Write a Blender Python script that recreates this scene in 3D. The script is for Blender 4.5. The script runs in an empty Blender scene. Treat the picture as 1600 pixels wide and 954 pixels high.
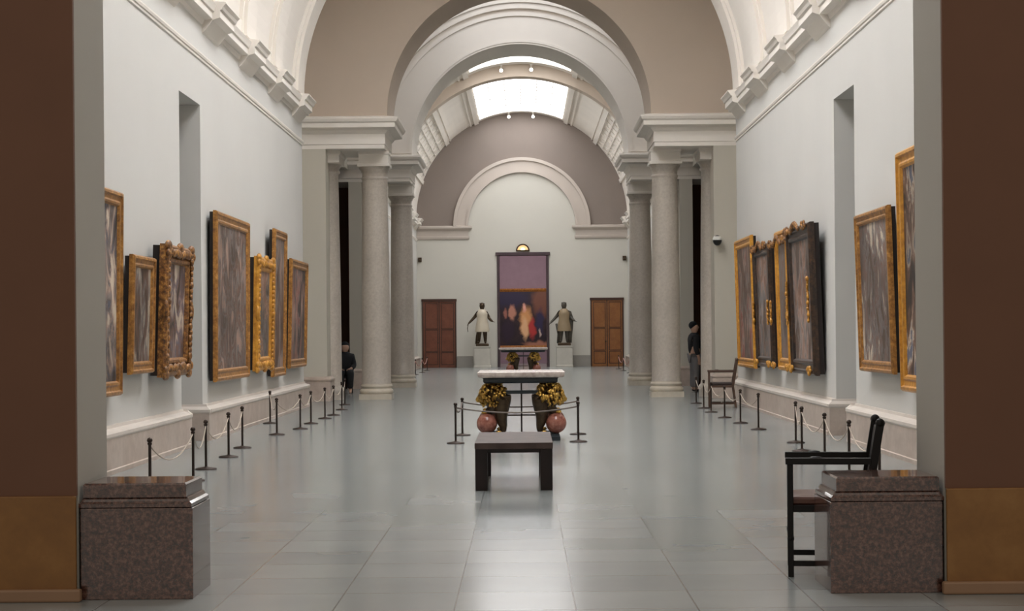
import bpy, math, random
from mathutils import Vector
S = bpy.context.scene
COL = S.collection
PI = math.pi
R = math.radians

# ------------------------------------------------------------------ helpers
class MB:
    def __init__(s): s.v = []; s.f = []; s.sm = []
    def add(s, vs, fs, smooth=False):
        b = len(s.v); s.v += [tuple(p) for p in vs]
        for f in fs: s.f.append(tuple(b + i for i in f)); s.sm.append(smooth)
        return s
    def box(s, x0, x1, y0, y1, z0, z1):
        x0, x1 = min(x0, x1), max(x0, x1); y0, y1 = min(y0, y1), max(y0, y1); z0, z1 = min(z0, z1), max(z0, z1)
        return s.add([(x0,y0,z0),(x1,y0,z0),(x1,y1,z0),(x0,y1,z0),(x0,y0,z1),(x1,y0,z1),(x1,y1,z1),(x0,y1,z1)],
                     [(0,3,2,1),(4,5,6,7),(0,1,5,4),(1,2,6,5),(2,3,7,6),(3,0,4,7)])
    def cbox(s, x, y, z, sx, sy, sz): return s.box(x-sx/2, x+sx/2, y-sy/2, y+sy/2, z-sz/2, z+sz/2)
    def loft(s, x0, x1, y0, y1, prof):
        """rectangle rings with varying outward offset; prof = [(offset, z), ...] from the bottom up"""
        x0, x1 = min(x0, x1), max(x0, x1); y0, y1 = min(y0, y1), max(y0, y1)
        vs = []; fs = []
        for o, z in prof: vs += [(x0-o,y0-o,z),(x1+o,y0-o,z),(x1+o,y1+o,z),(x0-o,y1+o,z)]
        n = len(prof)
        for i in range(n-1):
            for k in range(4):
                a = 4*i+k; b = 4*i+(k+1) % 4
                fs.append((a, b, b+4, a+4))
        fs.append((3,2,1,0)); fs.append(tuple(4*(n-1)+k for k in range(4)))
        return s.add(vs, fs)
    def prism_y(s, prof, y0, y1):
        """closed polygon (x, z) swept along Y"""
        n = len(prof); vs = [(x, y0, z) for x, z in prof] + [(x, y1, z) for x, z in prof]
        fs = [(i, (i+1) % n, n+(i+1) % n, n+i) for i in range(n)]
        fs += [tuple(range(n))[::-1], tuple(range(n, 2*n))]
        return s.add(vs, fs)
    def prism_x(s, prof, x0, x1):
        """closed polygon (y, z) swept along X"""
        n = len(prof); vs = [(x0, y, z) for y, z in prof] + [(x1, y, z) for y, z in prof]
        fs = [(i, (i+1) % n, n+(i+1) % n, n+i) for i in range(n)]
        fs += [tuple(range(n))[::-1], tuple(range(n, 2*n))]
        return s.add(vs, fs)
    def lathe(s, prof, c=(0,0,0), seg=24, smooth=True):
        vs = []; fs = []; n = len(prof)
        for r, z in prof:
            for k in range(seg):
                a = 2*PI*k/seg; vs.append((c[0]+r*math.cos(a), c[1]+r*math.sin(a), c[2]+z))
        for i in range(n-1):
            for k in range(seg):
                k2 = (k+1) % seg; fs.append((i*seg+k, i*seg+k2, (i+1)*seg+k2, (i+1)*seg+k))
        s.add(vs, fs, smooth)
        s.add([vs[k] for k in range(seg)], [tuple(range(seg))[::-1]])
        s.add([vs[(n-1)*seg+k] for k in range(seg)], [tuple(range(seg))])
        return s
    def sphere(s, c, r, seg=14, rings=9, sc=(1,1,1)):
        vs = [(c[0], c[1], c[2]-r*sc[2])]; fs = []
        for i in range(1, rings):
            t = PI*i/rings
            for k in range(seg):
                a = 2*PI*k/seg
                vs.append((c[0]+r*sc[0]*math.sin(t)*math.cos(a), c[1]+r*sc[1]*math.sin(t)*math.sin(a), c[2]-r*sc[2]*math.cos(t)))
        vs.append((c[0], c[1], c[2]+r*sc[2])); top = len(vs)-1
        for k in range(seg):
            k2 = (k+1) % seg
            fs.append((0, 1+k2, 1+k))
            for i in range(rings-2): fs.append((1+i*seg+k, 1+i*seg+k2, 1+(i+1)*seg+k2, 1+(i+1)*seg+k))
            fs.append((1+(rings-2)*seg+k, 1+(rings-2)*seg+k2, top))
        return s.add(vs, fs, True)
    def tube(s, pts, r, seg=8, r2=None):
        pts = [Vector(p) for p in pts]; vs = []; fs = []; n = len(pts)
        for i, p in enumerate(pts):
            d = (pts[min(i+1, n-1)] - pts[max(i-1, 0)]).normalized()
            up = Vector((0,0,1)) if abs(d.z) < .9 else Vector((1,0,0))
            a = d.cross(up).normalized(); b = d.cross(a).normalized()
            rr = r if r2 is None else r+(r2-r)*i/(n-1)
            for k in range(seg):
                t = 2*PI*k/seg; vs.append(p + a*(rr*math.cos(t)) + b*(rr*math.sin(t)))
        for i in range(n-1):
            for k in range(seg):
                k2 = (k+1) % seg; fs.append((i*seg+k, i*seg+k2, (i+1)*seg+k2, (i+1)*seg+k))
        fs.append(tuple(range(seg))[::-1]); fs.append(tuple((n-1)*seg+k for k in range(seg)))
        return s.add(vs, fs, True)
    def bar(s, p, q, w, h=None):
        """straight rectangular bar from p to q"""
        h = h or w; p = Vector(p); q = Vector(q); d = (q-p).normalized()
        up = Vector((0,0,1)) if abs(d.z) < .8 else Vector((0,1,0))
        a = d.cross(up).normalized(); b = a.cross(d).normalized(); vs = []
        for c in (p, q):
            for i, j in ((-1,-1),(1,-1),(1,1),(-1,1)): vs.append(c + a*(i*w/2) + b*(j*h/2))
        return s.add(vs, [(0,1,2,3)[::-1],(4,5,6,7),(0,1,5,4),(1,2,6,5),(2,3,7,6),(3,0,4,7)])
    def arc(s, r0, r1, y0, y1, zc, a0, a1, n=32, cx=0, sz=1.0):
        """curved slab round the Y axis, angles in degrees from +X"""
        vs = []; fs = []
        for i in range(n+1):
            a = R(a0+(a1-a0)*i/n); c = math.cos(a); d = math.sin(a)
            vs += [(cx+r0*c, y0, zc+r0*d*sz), (cx+r1*c, y0, zc+r1*d*sz), (cx+r1*c, y1, zc+r1*d*sz), (cx+r0*c, y1, zc+r0*d*sz)]
        for i in range(n):
            for k in range(4):
                a = 4*i+k; b = 4*i+(k+1) % 4; fs.append((a, b, b+4, a+4))
        fs.append((0,1,2,3)[::-1]); fs.append(tuple(4*n+k for k in range(4)))
        s.add(vs, fs); return s
    def build(s, name, mat, parent=None, bevel=0, smooth=False, loc=None):
        me = bpy.data.meshes.new(name); me.from_pydata(s.v, [], s.f); me.update()
        me.polygons.foreach_set('use_smooth', [bool(smooth or x) for x in s.sm])
        import bmesh
        bm = bmesh.new(); bm.from_mesh(me); bmesh.ops.recalc_face_normals(bm, faces=bm.faces[:]); bm.to_mesh(me); bm.free()
        o = bpy.data.objects.new(name, me); COL.objects.link(o)
        if mat: me.materials.append(mat)
        if parent: o.parent = parent
        if loc: o.location = loc
        if bevel:
            m = o.modifiers.new('bevel', 'BEVEL'); m.width = bevel; m.segments = 2; m.limit_method = 'ANGLE'
        return o

def tag(o, label=None, cat=None, group=None, kind=None):
    if label: o['label'] = label
    if cat: o['category'] = cat
    if group: o['group'] = group
    if kind: o['kind'] = kind
    return o
def struct(o, label=None, cat=None):
    o['kind'] = 'structure'
    if label: o['label'] = label
    if cat: o['category'] = cat
    return o
def empty(name, loc, rz=0, rx=0):
    o = bpy.data.objects.new(name, None); COL.objects.link(o); o.location = loc; o.rotation_euler = (rx, 0, rz)
    o.empty_display_size = .2
    return o
def copy_tree(o, parent=None):
    c = o.copy(); COL.objects.link(c); c.parent = parent
    for ch in list(o.children): copy_tree(ch, c)
    return c

# ------------------------------------------------------------------ materials
def base_mat(name, rough=.6, metal=0.0, spec=.5):
    m = bpy.data.materials.new(name); m.use_nodes = True
    nt = m.node_tree; b = nt.nodes['Principled BSDF']
    b.inputs['Roughness'].default_value = rough; b.inputs['Metallic'].default_value = metal
    b.inputs['Specular IOR Level'].default_value = spec
    return m, nt, b
def ramp(nt, fac, stops):
    n = nt.nodes.new('ShaderNodeValToRGB'); e = n.color_ramp.elements
    e[0].position, e[0].color = stops[0][0], (*stops[0][1], 1)
    e[1].position, e[1].color = stops[-1][0], (*stops[-1][1], 1)
    for p, c in stops[1:-1]: x = e.new(p); x.color = (*c, 1)
    nt.links.new(fac, n.inputs[0]); return n.outputs[0]
def coords(nt, scale=(1,1,1), kind='Object', loc=(0,0,0)):
    t = nt.nodes.new('ShaderNodeTexCoord'); mp = nt.nodes.new('ShaderNodeMapping')
    mp.inputs['Scale'].default_value = scale; mp.inputs['Location'].default_value = loc
    nt.links.new(t.outputs[kind], mp.inputs[0]); return mp.outputs[0]
def noise(nt, co, scale, detail=4, rough=.5, dist=0):
    n = nt.nodes.new('ShaderNodeTexNoise'); n.inputs['Scale'].default_value = scale
    n.inputs['Detail'].default_value = detail; n.inputs['Roughness'].default_value = rough; n.inputs['Distortion'].default_value = dist
    nt.links.new(co, n.inputs['Vector']); return n.outputs['Fac']
def bump(nt, b, h, strength=.2, dist=.02):
    n = nt.nodes.new('ShaderNodeBump'); n.inputs['Strength'].default_value = strength; n.inputs['Distance'].default_value = dist
    nt.links.new(h, n.inputs['Height']); nt.links.new(n.outputs[0], b.inputs['Normal'])
def sc_(c, k): return tuple(min(1, x*k) for x in c)
def plain(name, col, rough=.6, metal=0, var=.06, scale=3, bmp=0, spec=.5):
    m, nt, b = base_mat(name, rough, metal, spec)
    f = noise(nt, coords(nt), scale)
    nt.links.new(ramp(nt, f, [(.3, sc_(col, 1-var)), (.7, sc_(col, 1+var))]), b.inputs['Base Color'])
    if bmp: bump(nt, b, noise(nt, coords(nt), scale*12), bmp)
    return m
def speck(name, stops, scale, rough=.4, spec=.5, big=None):
    m, nt, b = base_mat(name, rough, 0, spec)
    co = coords(nt); f = noise(nt, co, scale, 6, .7)
    c = ramp(nt, f, stops)
    if big:
        g = noise(nt, co, 1.3, 3, .5, 1.0)
        r2 = ramp(nt, g, [(.3, big[0]), (.7, big[1])])
        mx = nt.nodes.new('ShaderNodeMix'); mx.data_type = 'RGBA'; mx.blend_type = 'MULTIPLY'; mx.inputs[0].default_value = 1
        nt.links.new(c, mx.inputs[6]); nt.links.new(r2, mx.inputs[7]); c = mx.outputs[2]
    nt.links.new(c, b.inputs['Base Color']); return m
def emis(name, col, strength):
    m = bpy.data.materials.new(name); m.use_nodes = True; nt = m.node_tree
    b = nt.nodes['Principled BSDF']; b.inputs['Base Color'].default_value = (*col, 1)
    b.inputs['Emission Color'].default_value = (*col, 1); b.inputs['Emission Strength'].default_value = strength
    return m

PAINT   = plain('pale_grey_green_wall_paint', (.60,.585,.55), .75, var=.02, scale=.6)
PAINTR_SHADED  = plain('shaded_grey_reveal', (.35,.325,.28), .75, var=.03, scale=.6)  # darker than the sage: the reveal's shade goes into the base colour
PAINTG  = plain('sage_grey_wall_paint', (.52,.485,.41), .75, var=.03, scale=.6)
PLASTER = plain('warm_white_plaster', (.76,.71,.645), .8, var=.03, scale=.8)
BROWN   = plain('dark_brown_wall_paint', (.13,.056,.028), .7, var=.05, scale=2)
OCHRE   = speck('ochre_marble', [(.3,(.17,.072,.016)),(.55,(.22,.098,.022)),(.75,(.27,.13,.035))], 3.0, .45)
OCHRE_L = plain('ochre_marble_moulding', (.26,.15,.085), .5)
GRANITE = speck('red_brown_granite', [(.36,(.02,.008,.006)),(.5,(.075,.031,.022)),(.64,(.16,.082,.06))], 42, .16, .9)
GRANITE.node_tree.nodes['Principled BSDF'].inputs['Coat Weight'].default_value = .5
DADO    = speck('pink_beige_marble', [(.3,(.45,.37,.31)),(.7,(.58,.49,.42))], 5, .4, big=((.88,.84,.82),(1,1,1)))
DADO_L  = plain('light_marble_ledge', (.66,.59,.52), .4)
SHAFT   = speck('grey_violet_granite', [(.32,(.46,.405,.345)),(.5,(.52,.465,.40)),(.68,(.58,.52,.45))], 16, .35, big=((.85,.85,.85),(1,1,1)))
IVORY   = speck('ivory_marble', [(.3,(.50,.44,.35)),(.7,(.62,.56,.46))], 6, .4)
BLACK   = plain('black_lacquered_wood', (.006,.0045,.004), .45, spec=.25)
DWOOD   = plain('dark_walnut_wood', (.012,.006,.005), .4, var=.3, scale=6, spec=.3)
CHWOOD  = plain('brown_chair_wood', (.07,.035,.02), .4, var=.2, scale=6)
LEATHER = plain('oxblood_leather', (.10,.035,.02), .4, bmp=.1)
LEATHER_D = plain('dark_brown_leather', (.03,.017,.013), .45)
IRON    = plain('dark_bronze_post', (.045,.028,.02), .4, metal=.5)
ROPE    = plain('cream_cord', (.5,.42,.34), .8, scale=40)
ROPE_D  = plain('grey_cord', (.16,.13,.11), .7, scale=40)
GOLD    = plain('gilt_bronze', (.62,.38,.09), .33, metal=.85, var=.25, scale=30, bmp=.2)
GILT    = speck('aged_gilt_wood', [(.35,(.17,.07,.014)),(.55,(.36,.16,.032)),(.7,(.56,.29,.075))], 14, .42)
GILT_B  = speck('bright_gilt_wood', [(.35,(.36,.145,.015)),(.6,(.60,.28,.032)),(.75,(.74,.40,.08))], 9, .4)
GILT_D  = speck('dark_carved_gilt', [(.35,(.05,.02,.01)),(.52,(.24,.10,.025)),(.68,(.60,.30,.07))], 20, .45)
EBONY   = speck('ebonised_frame_wood', [(.4,(.02,.013,.01)),(.62,(.07,.035,.018)),(.75,(.2,.1,.04))], 14, .4)
BACKING = plain('dark_backing_board', (.02,.014,.012), .9)
BRONZE  = plain('dark_bronze', (.07,.045,.025), .35, metal=.6, var=.3, scale=20)
REDBALL = speck('red_jasper', [(.35,(.22,.07,.05)),(.55,(.36,.14,.10)),(.7,(.5,.25,.19))], 12, .15)
TOPSTONE= speck('inlaid_pale_stone', [(.35,(.42,.33,.29)),(.7,(.68,.61,.54))], 10, .2)
APRON   = plain('dark_teal_apron', (.015,.022,.028), .35)
DOORW_R = speck('red_brown_door_wood', [(.3,(.13,.038,.018)),(.7,(.19,.062,.03))], 4, .4)
DOORW_O = speck('orange_brown_door_wood', [(.3,(.21,.075,.018)),(.7,(.29,.115,.03))], 4, .4)
FRAME_P = plain('dark_plum_door_casing', (.06,.035,.04), .5)
PURPLE  = plain('mauve_wall_paint', (.26,.20,.25), .8)
WHITEP  = plain('white_plastic', (.75,.73,.68), .4)
BLACKP  = plain('black_plastic', (.01,.01,.01), .3)
SKIN    = plain('skin', (.45,.28,.2), .6)
CLOTH_K = plain('black_cloth', (.010,.010,.012), .9)
CLOTH_G = plain('grey_cloth', (.16,.15,.15), .9)
STONE_P = plain('pale_plinth_stone', (.52,.49,.43), .5)
MARBLEW = plain('cream_marble_tunic', (.62,.54,.42), .45)
TAUPE_SHADED   = plain('shaded_taupe_plaster', (.50,.415,.335), .8, var=.03, scale=.8)  # shade of the unlit arch wall and far rib, put into the colour
TAUPE_L = plain('light_taupe_plaster', (.52,.455,.40), .8, var=.03, scale=.8)
TAUPE_D_SHADED = plain('deep_shaded_taupe_plaster', (.235,.192,.165), .8, var=.03, scale=.8)  # darker copy: dimness of the upper end wall painted into its colour
PAINTE  = plain('end_wall_paint', (.60,.575,.51), .75, var=.02, scale=.6)
SKYM    = emis('skylight_glass', (.965,.99,1.04), 10.0)
SKYM3   = emis('far_skylight_glass', (.97,.99,1.03), 5.0)
SKYM2   = emis('crossing_skylight_glass', (.97,.985,1.03), 3.3)
LAMPM   = emis('lit_spotlight_lens', (1,.93,.82), 14)

def floor_mat():
    m, nt, b = base_mat('grey_marble_floor', .2, 0, .7)
    co = coords(nt, (1,1,1), loc=(.32+.68*40, .2, 0))
    br = nt.nodes.new('ShaderNodeTexBrick'); nt.links.new(co, br.inputs['Vector'])
    br.offset = 0; br.squash = 1
    br.inputs['Scale'].default_value = 1; br.inputs['Brick Width'].default_value = .68; br.inputs['Row Height'].default_value = .68
    br.inputs['Mortar Size'].default_value = .005; br.inputs['Mortar Smooth'].default_value = .1
    br.inputs['Color1'].default_value = (.26,.28,.275,1); br.inputs['Color2'].default_value = (.31,.33,.323,1)
    br.inputs['Mortar'].default_value = (.15,.155,.15,1)
    f = noise(nt, coords(nt), 1.6, 5, .5)
    mu = nt.nodes.new('ShaderNodeMix'); mu.data_type = 'RGBA'; mu.blend_type = 'MULTIPLY'; mu.inputs[0].default_value = 1
    nt.links.new(br.outputs['Color'], mu.inputs[6]); nt.links.new(ramp(nt, f, [(.3,(.93,.93,.93)),(.7,(1,1,1))]), mu.inputs[7])
    nt.links.new(mu.outputs[2], b.inputs['Base Color'])
    mr = nt.nodes.new('ShaderNodeMapRange'); mr.inputs[3].default_value = .19; mr.inputs[4].default_value = .21
    nt.links.new(noise(nt, coords(nt), .8, 2, .4), mr.inputs[0]); nt.links.new(mr.outputs[0], b.inputs['Roughness'])
    return m
FLOOR = floor_mat()

# ------------------------------------------------------------------ levels
W = 4.64           # half width of the gallery
ZC = 6.55          # centre of every vault and arch
ZS = 6.46          # top of every cornice
Y_PIER0, Y_PIER1 = 10.5, 11.24
Y_G1 = 38.3
Y_A0, Y_A1 = 41.0, 43.1
Y_B0, Y_B1 = 50.0, 52.2
Y_END = 78.9
ARCH = 3.02

# floor
f = MB(); f.box(-9, 9, -4, 79.1, -.2, 0); struct(f.build('floor', FLOOR))

# ------------------------------------------------------------------ near wall with the piers the camera looks between
def arch_wall(mb, y0, y1, half, outer, zb, n=40):
    mb.arc(half, outer, y0, y1, ZC, 0, 180, n)
    for s in (-1, 1): mb.box(s*half, s*outer, y0, y1, zb, ZC)
    return mb
PX = 2.54
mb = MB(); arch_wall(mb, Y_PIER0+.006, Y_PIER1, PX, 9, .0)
struct(mb.build('wall_front', PAINTR_SHADED))
mb = MB(); arch_wall(mb, Y_PIER0-.03, Y_PIER0, PX, 9, .615)
struct(mb.build('trim_1', BROWN), 'dark brown painted facing of the near piers')
for i, s in enumerate((-1, 1)):
    mb = MB(); mb.box(s*PX, s*9, Y_PIER0-.055, Y_PIER0-.03+.004, .07, .615)
    o = struct(mb.build('baseboard_front' if i == 0 else 'baseboard_front.001', OCHRE, bevel=.006))
    mb = MB(); mb.box(s*(PX-.03), s*9, Y_PIER0-.085, Y_PIER0-.03, 0, .075); mb.build('plinth_moulding', OCHRE_L, o, bevel=.012)
    # granite plinth against the reveal
    x0, x1 = s*1.875, s*2.535
    t = empty('granite_plinth', (s*2.2, 10.8, 0))
    tag(t, ('speckled red-brown granite plinth at the foot of the left near pier' if s < 0 else
            'speckled red-brown granite plinth at the right near pier, with the black armchair behind it'), 'plinth', 'granite plinths of the near piers')
    hx = .33; hy = .29
    m_ = MB(); m_.loft(-hx+.02, hx-.02, -hy+.02, hy-.02, [(.02,0),(.02,.535)]); m_.build('body', GRANITE, t, bevel=.004)
    m_ = MB(); m_.loft(-hx+.04+(s<0)*-.02, hx-.04+(s>0)*.02, -hy+.04, hy-.04, [(.02,.535),(.034,.54),(.034,.56),(.02,.572),(.01,.59),(.005,.597)]); m_.build('moulding', GRANITE, t)
    m_ = MB(); m_.loft(-hx+.04+(s<0)*-.025, hx-.04+(s>0)*.025, -hy+.02, hy-.04, [(0,.597),(0,.67),(-.01,.68)]); m_.build('cap', GRANITE, t)

# ------------------------------------------------------------------ gallery side walls
def side_wall(name, s, y0, y1, openings, mat, dado=True, top=ZC):
    mb = MB(); th = .8
    ys = y0
    for a, b, zt in openings:
        mb.box(s*W, s*(W+th), ys, a, 0, top); mb.box(s*W, s*(W+th), a, b, zt, top); ys = b
    mb.box(s*W, s*(W+th), ys, y1, 0, top)
    w = struct(mb.build(name, mat))
    # closing wall behind the openings
    return w
def dado_run(mb, s, y0, y1, led, wall=W):
    x = s*wall
    mb.prism_y([(x,0),(x-s*.135,0),(x-s*.135,.05),(x-s*.12,.06),(x-s*.12,.40),(x,.40)], y0, y1)
    led.prism_y([(x,.40),(x-s*.12,.40),(x-s*.135,.42),(x-s*.135,.455),(x-s*.10,.475),(x-s*.03,.495),(x-s*.02,.53),(x,.53)], y0, y1)
OP = (24.64, 26.24, 4.91)
for s, side in ((-1, 'left'), (1, 'right')):
    side_wall('wall_'+side, s, Y_PIER1, Y_G1, [OP], PAINT)
    side_wall('wall_'+side+'_far', s, Y_B1, Y_END, [], PAINT)
    # passage behind the tall openings, closed
    mb = MB(); xi, xo = s*(W+.8), s*(W+3.4)
    mb.box(xo, xo+s*.2, 22, 29, 0, 5.6); mb.box(xi, xo, 21.8, 22, 0, 5.6); mb.box(xi, xo, 29, 29.2, 0, 5.6); mb.box(xi, xo, 21.8, 29.2, 5.6, 5.8)
    struct(mb.build('wall_'+side+'_passage', PAINTG))
    bb = MB(); led = MB()
    dado_run(bb, s, Y_PIER1, OP[0], led); dado_run(bb, s, OP[1], Y_G1, led)
    # returns of the dado into the opening
    for y0, y1 in ((OP[0]-.0, OP[0]+.1), (OP[1]-.1, OP[1])):
        pass
    x = s*W
    for ya, yb in ((OP[0], OP[0]+.12), (OP[1]-.12, OP[1])):
        bb.box(x-s*.12, x+s*.8, ya, yb, 0, .40); led.loft(min(x-s*.10, x+s*.8), max(x-s*.10, x+s*.8), ya+.02, yb-.02, [(.02,.40),(.03,.42),(.03,.455),(.01,.475),(-.02,.50),(-.03,.53)])
    o = struct(bb.build('baseboard_'+side, DADO)); led.build('ledge', DADO_L, o)
    bb = MB(); led = MB(); dado_run(bb, s, Y_B1, Y_END, led)
    o = struct(bb.build('baseboard_'+side+'_far', DADO)); led.build('ledge', DADO_L, o)
    # gallery ends: thickness of the wall beyond which the bay is wider
    # bay and crossing side walls
    mb = MB(); mb.box(s*5.3, s*5.6, Y_G1, Y_A0, 0, ZC); struct(mb.build('wall_'+side+'_bay', PAINTG))
    mb = MB(); mb.box(s*4.80, s*5.6, Y_A1, 44.3, 0, ZC); mb.box(s*4.80, s*5.6, 44.3, Y_B0-.05, 6.1, ZC)
    struct(mb.build('wall_'+side+'_crossing', PAINTG))
    mb = MB(); mb.box(s*9.0, s*9.2, 43.7, 52.2, 0, 6.3); mb.box(s*5.6, s*9.0, 43.7, 43.9, 0, 6.3); mb.box(s*4.8, s*9.0, 52.0, 52.2, 0, 6.3); mb.box(s*5.6, s*9.2, 43.7, 52.2, 6.3, 6.5)
    struct(mb.build('wall_'+side+'_side_room', BROWN))

# cornices of the two gallery lengths
CPROF = [(0,6.12),(.02,6.13),(.03,6.16),(.04,6.19),(.16,6.20),(.16,6.30),(.185,6.31),(.20,6.36),(.22,6.41),(0,6.47)]
BPROF = [(0,6.00),(.04,6.03),(.12,6.13),(.16,6.19),(.27,6.225),(.27,6.335),(.30,6.345),(.32,6.39),(.36,6.43),(.36,6.45),(0,6.49)]
APROF = [(0,5.56),(.02,5.57),(.02,5.60),(.035,5.61),(.045,5.64),(.045,5.66),(0,5.675)]
BLOCKS = [Y_G1-.35-3.4*k for k in range(8)]
tn = 2
for s in (-1, 1):
    for (y0, y1, ends) in ((Y_PIER1, Y_G1, BLOCKS), (Y_B1, Y_END, [Y_END-.8-3.4*k for k in range(8)])):
        mb = MB(); mb.prism_y([(s*(W-o), z) for o, z in CPROF], y0, y1); mb.prism_y([(s*(W-o), z) for o, z in APROF], y0, y1)
        t = struct(mb.build('trim_%d' % tn, PLASTER)); tn += 1
        for e in ends:
            a = e-1.3
            if a < y0+.1: continue
            b_ = MB(); b_.prism_y([(s*(W-o), z) for o, z in BPROF], a, e)
            b_.build('cornice_block', PLASTER, t)

# ------------------------------------------------------------------ vaults
def vault(name, y0, y1, r, th, sky=None, ribs=(), rel=True, mat=PLASTER, half=23):
    """sky = list of (ya, yb) skylight lengths; the shell is built round them"""
    mb = MB(); a0 = 90-half; a1 = 90+half
    mb.arc(r, r+th, y0, y1, ZC, 0, a0 if sky else 90, 24); mb.arc(r, r+th, y0, y1, ZC, a1 if sky else 90, 180, 24)
    if sky:
        y = y0
        for ya, yb in list(sky)+[(y1, y1)]:
            if ya > y: mb.arc(r, r+th, y, ya, ZC, a0, a1, 12)
            y = yb
    o = struct(mb.build(name, mat, smooth=False))
    if rel:
        m2 = MB()
        for q in (1, -1):
            def A(d): return d if q == 1 else 180-d
            for lo, hi, pr in (((0,3,.05),) if y0 < 20 else ((0,3,.05), (19,21,.06))) + ((44,46.5,.07), (47.5,48.2,.04), (61,62,.04), (63.5,66,.08)):
                m2.arc(r-pr, r+.02, y0, y1, ZC, A(lo), A(hi), 3)
        m2.build('longitudinal_rib', mat, o)
    for ya, yb, pr in ribs:
        m3 = MB(); m3.arc(r-pr, r+.03, ya, yb, ZC, 0, 180, 64); m3.arc(r-pr*.5, r+.03, ya-.12, yb+.12, ZC, 0, 180, 64)
        m3.build('vault_rib', mat, o)
    return o
wn = 1
def skylight(y0, y1, r, half, mat, bars=4, pitch=.9, well=0):
    global wn; r += well
    mb = MB(); mb.arc(r+.10, r+.13, y0, y1, ZC, 90-half, 90+half, 16)
    o = struct(mb.build('window_%d' % wn, mat), 'white glazed barrel skylight in the vault'); wn += 1
    b = MB()
    for k in range(1, 6):
        a = 90-half+2*half*k/6; b.arc(r+.06, r+.10, y0, y1, ZC, a-.18, a+.18, 1)
    n = max(2, int((y1-y0)/pitch))
    for k in range(1, n): y = y0+(y1-y0)*k/n; b.arc(r+.06, r+.10, y-.015, y+.015, ZC, 90-half, 90+half, 12)
    b.build('glazing_bars', PLASTER, o)
    return o
g1ribs = [(e-1.15, e-.15, .12) for e in BLOCKS]
g1sky = [(14.0, 19.5), (20.6, 26.4), (27.4, 33.2), (34.2, 36.4)]
c1 = vault('ceiling', Y_PIER1, Y_G1, W, .66, g1sky, g1ribs)
for a, b in g1sky: skylight(a, b, W, 23, SKYM, well=.45)
vault('ceiling_bay', Y_G1, Y_A0, 5.3, .3, None, (), rel=False)
vault('ceiling_crossing', Y_A1, Y_B0, 5.0, .6, [(44.2, 49.0)], (), rel=False, half=26)
skylight(44.2, 49.0, 5.0, 26, SKYM2)
g3sky = [(55.0, 64.0), (66.4, 78.3)]
g3ribs = [(64.9, 66.2, .0001)]
c3 = vault('ceiling_far', Y_B1, Y_END, W, .5, g3sky, ())
for a, b in g3sky: skylight(a, b, W, 23, SKYM3, well=.12)
# deep diaphragm rib between the two far skylights, deepest at the crown
mb = MB(); n = 64; vs = []; fs = []
for i in range(n+1):
    a = PI*i/n; ri = 4.60-.40*math.sin(a)**1.5; c, d = math.cos(a), math.sin(a)
    vs += [(ri*c,64.6,ZC+ri*d),(4.7*c,64.6,ZC+4.7*d),(4.7*c,65.3,ZC+4.7*d),(ri*c,65.3,ZC+ri*d)]
for i in range(n):
    for k in range(4):
        p = 4*i+k; q = 4*i+(k+1) % 4; fs.append((p, q, q+4, p+4))
fs += [(0,1,2,3), tuple(4*n+k for k in range(4))]
mb.add(vs, fs); mb.build('vault_rib', TAUPE_SHADED, c3)  # rib's unlit face is toned by colour, darker than the vault plaster
# lattice of coffers in the haunches of the far vault and of the near vault
for cc, ya, yb in ((c3, 67.4, 78.2), (c3, 53.4, 64.2)):
    m4 = MB()
    for q in (1, -1):
        for d in (24, 28, 32, 36, 40): 
            a = d if q == 1 else 180-d; m4.arc(W-.035, W+.02, ya, yb, ZC, a-.35, a+.35, 1)
        n = int((yb-ya)/1.1)
        for k in range(n+1):
            y = ya+(yb-ya)*k/n; m4.arc(W-.035, W+.02, y-.03, y+.03, ZC, 21 if q == 1 else 136, 44 if q == 1 else 159, 8)
    m4.build('coffer_lattice', PLASTER, cc)

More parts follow.
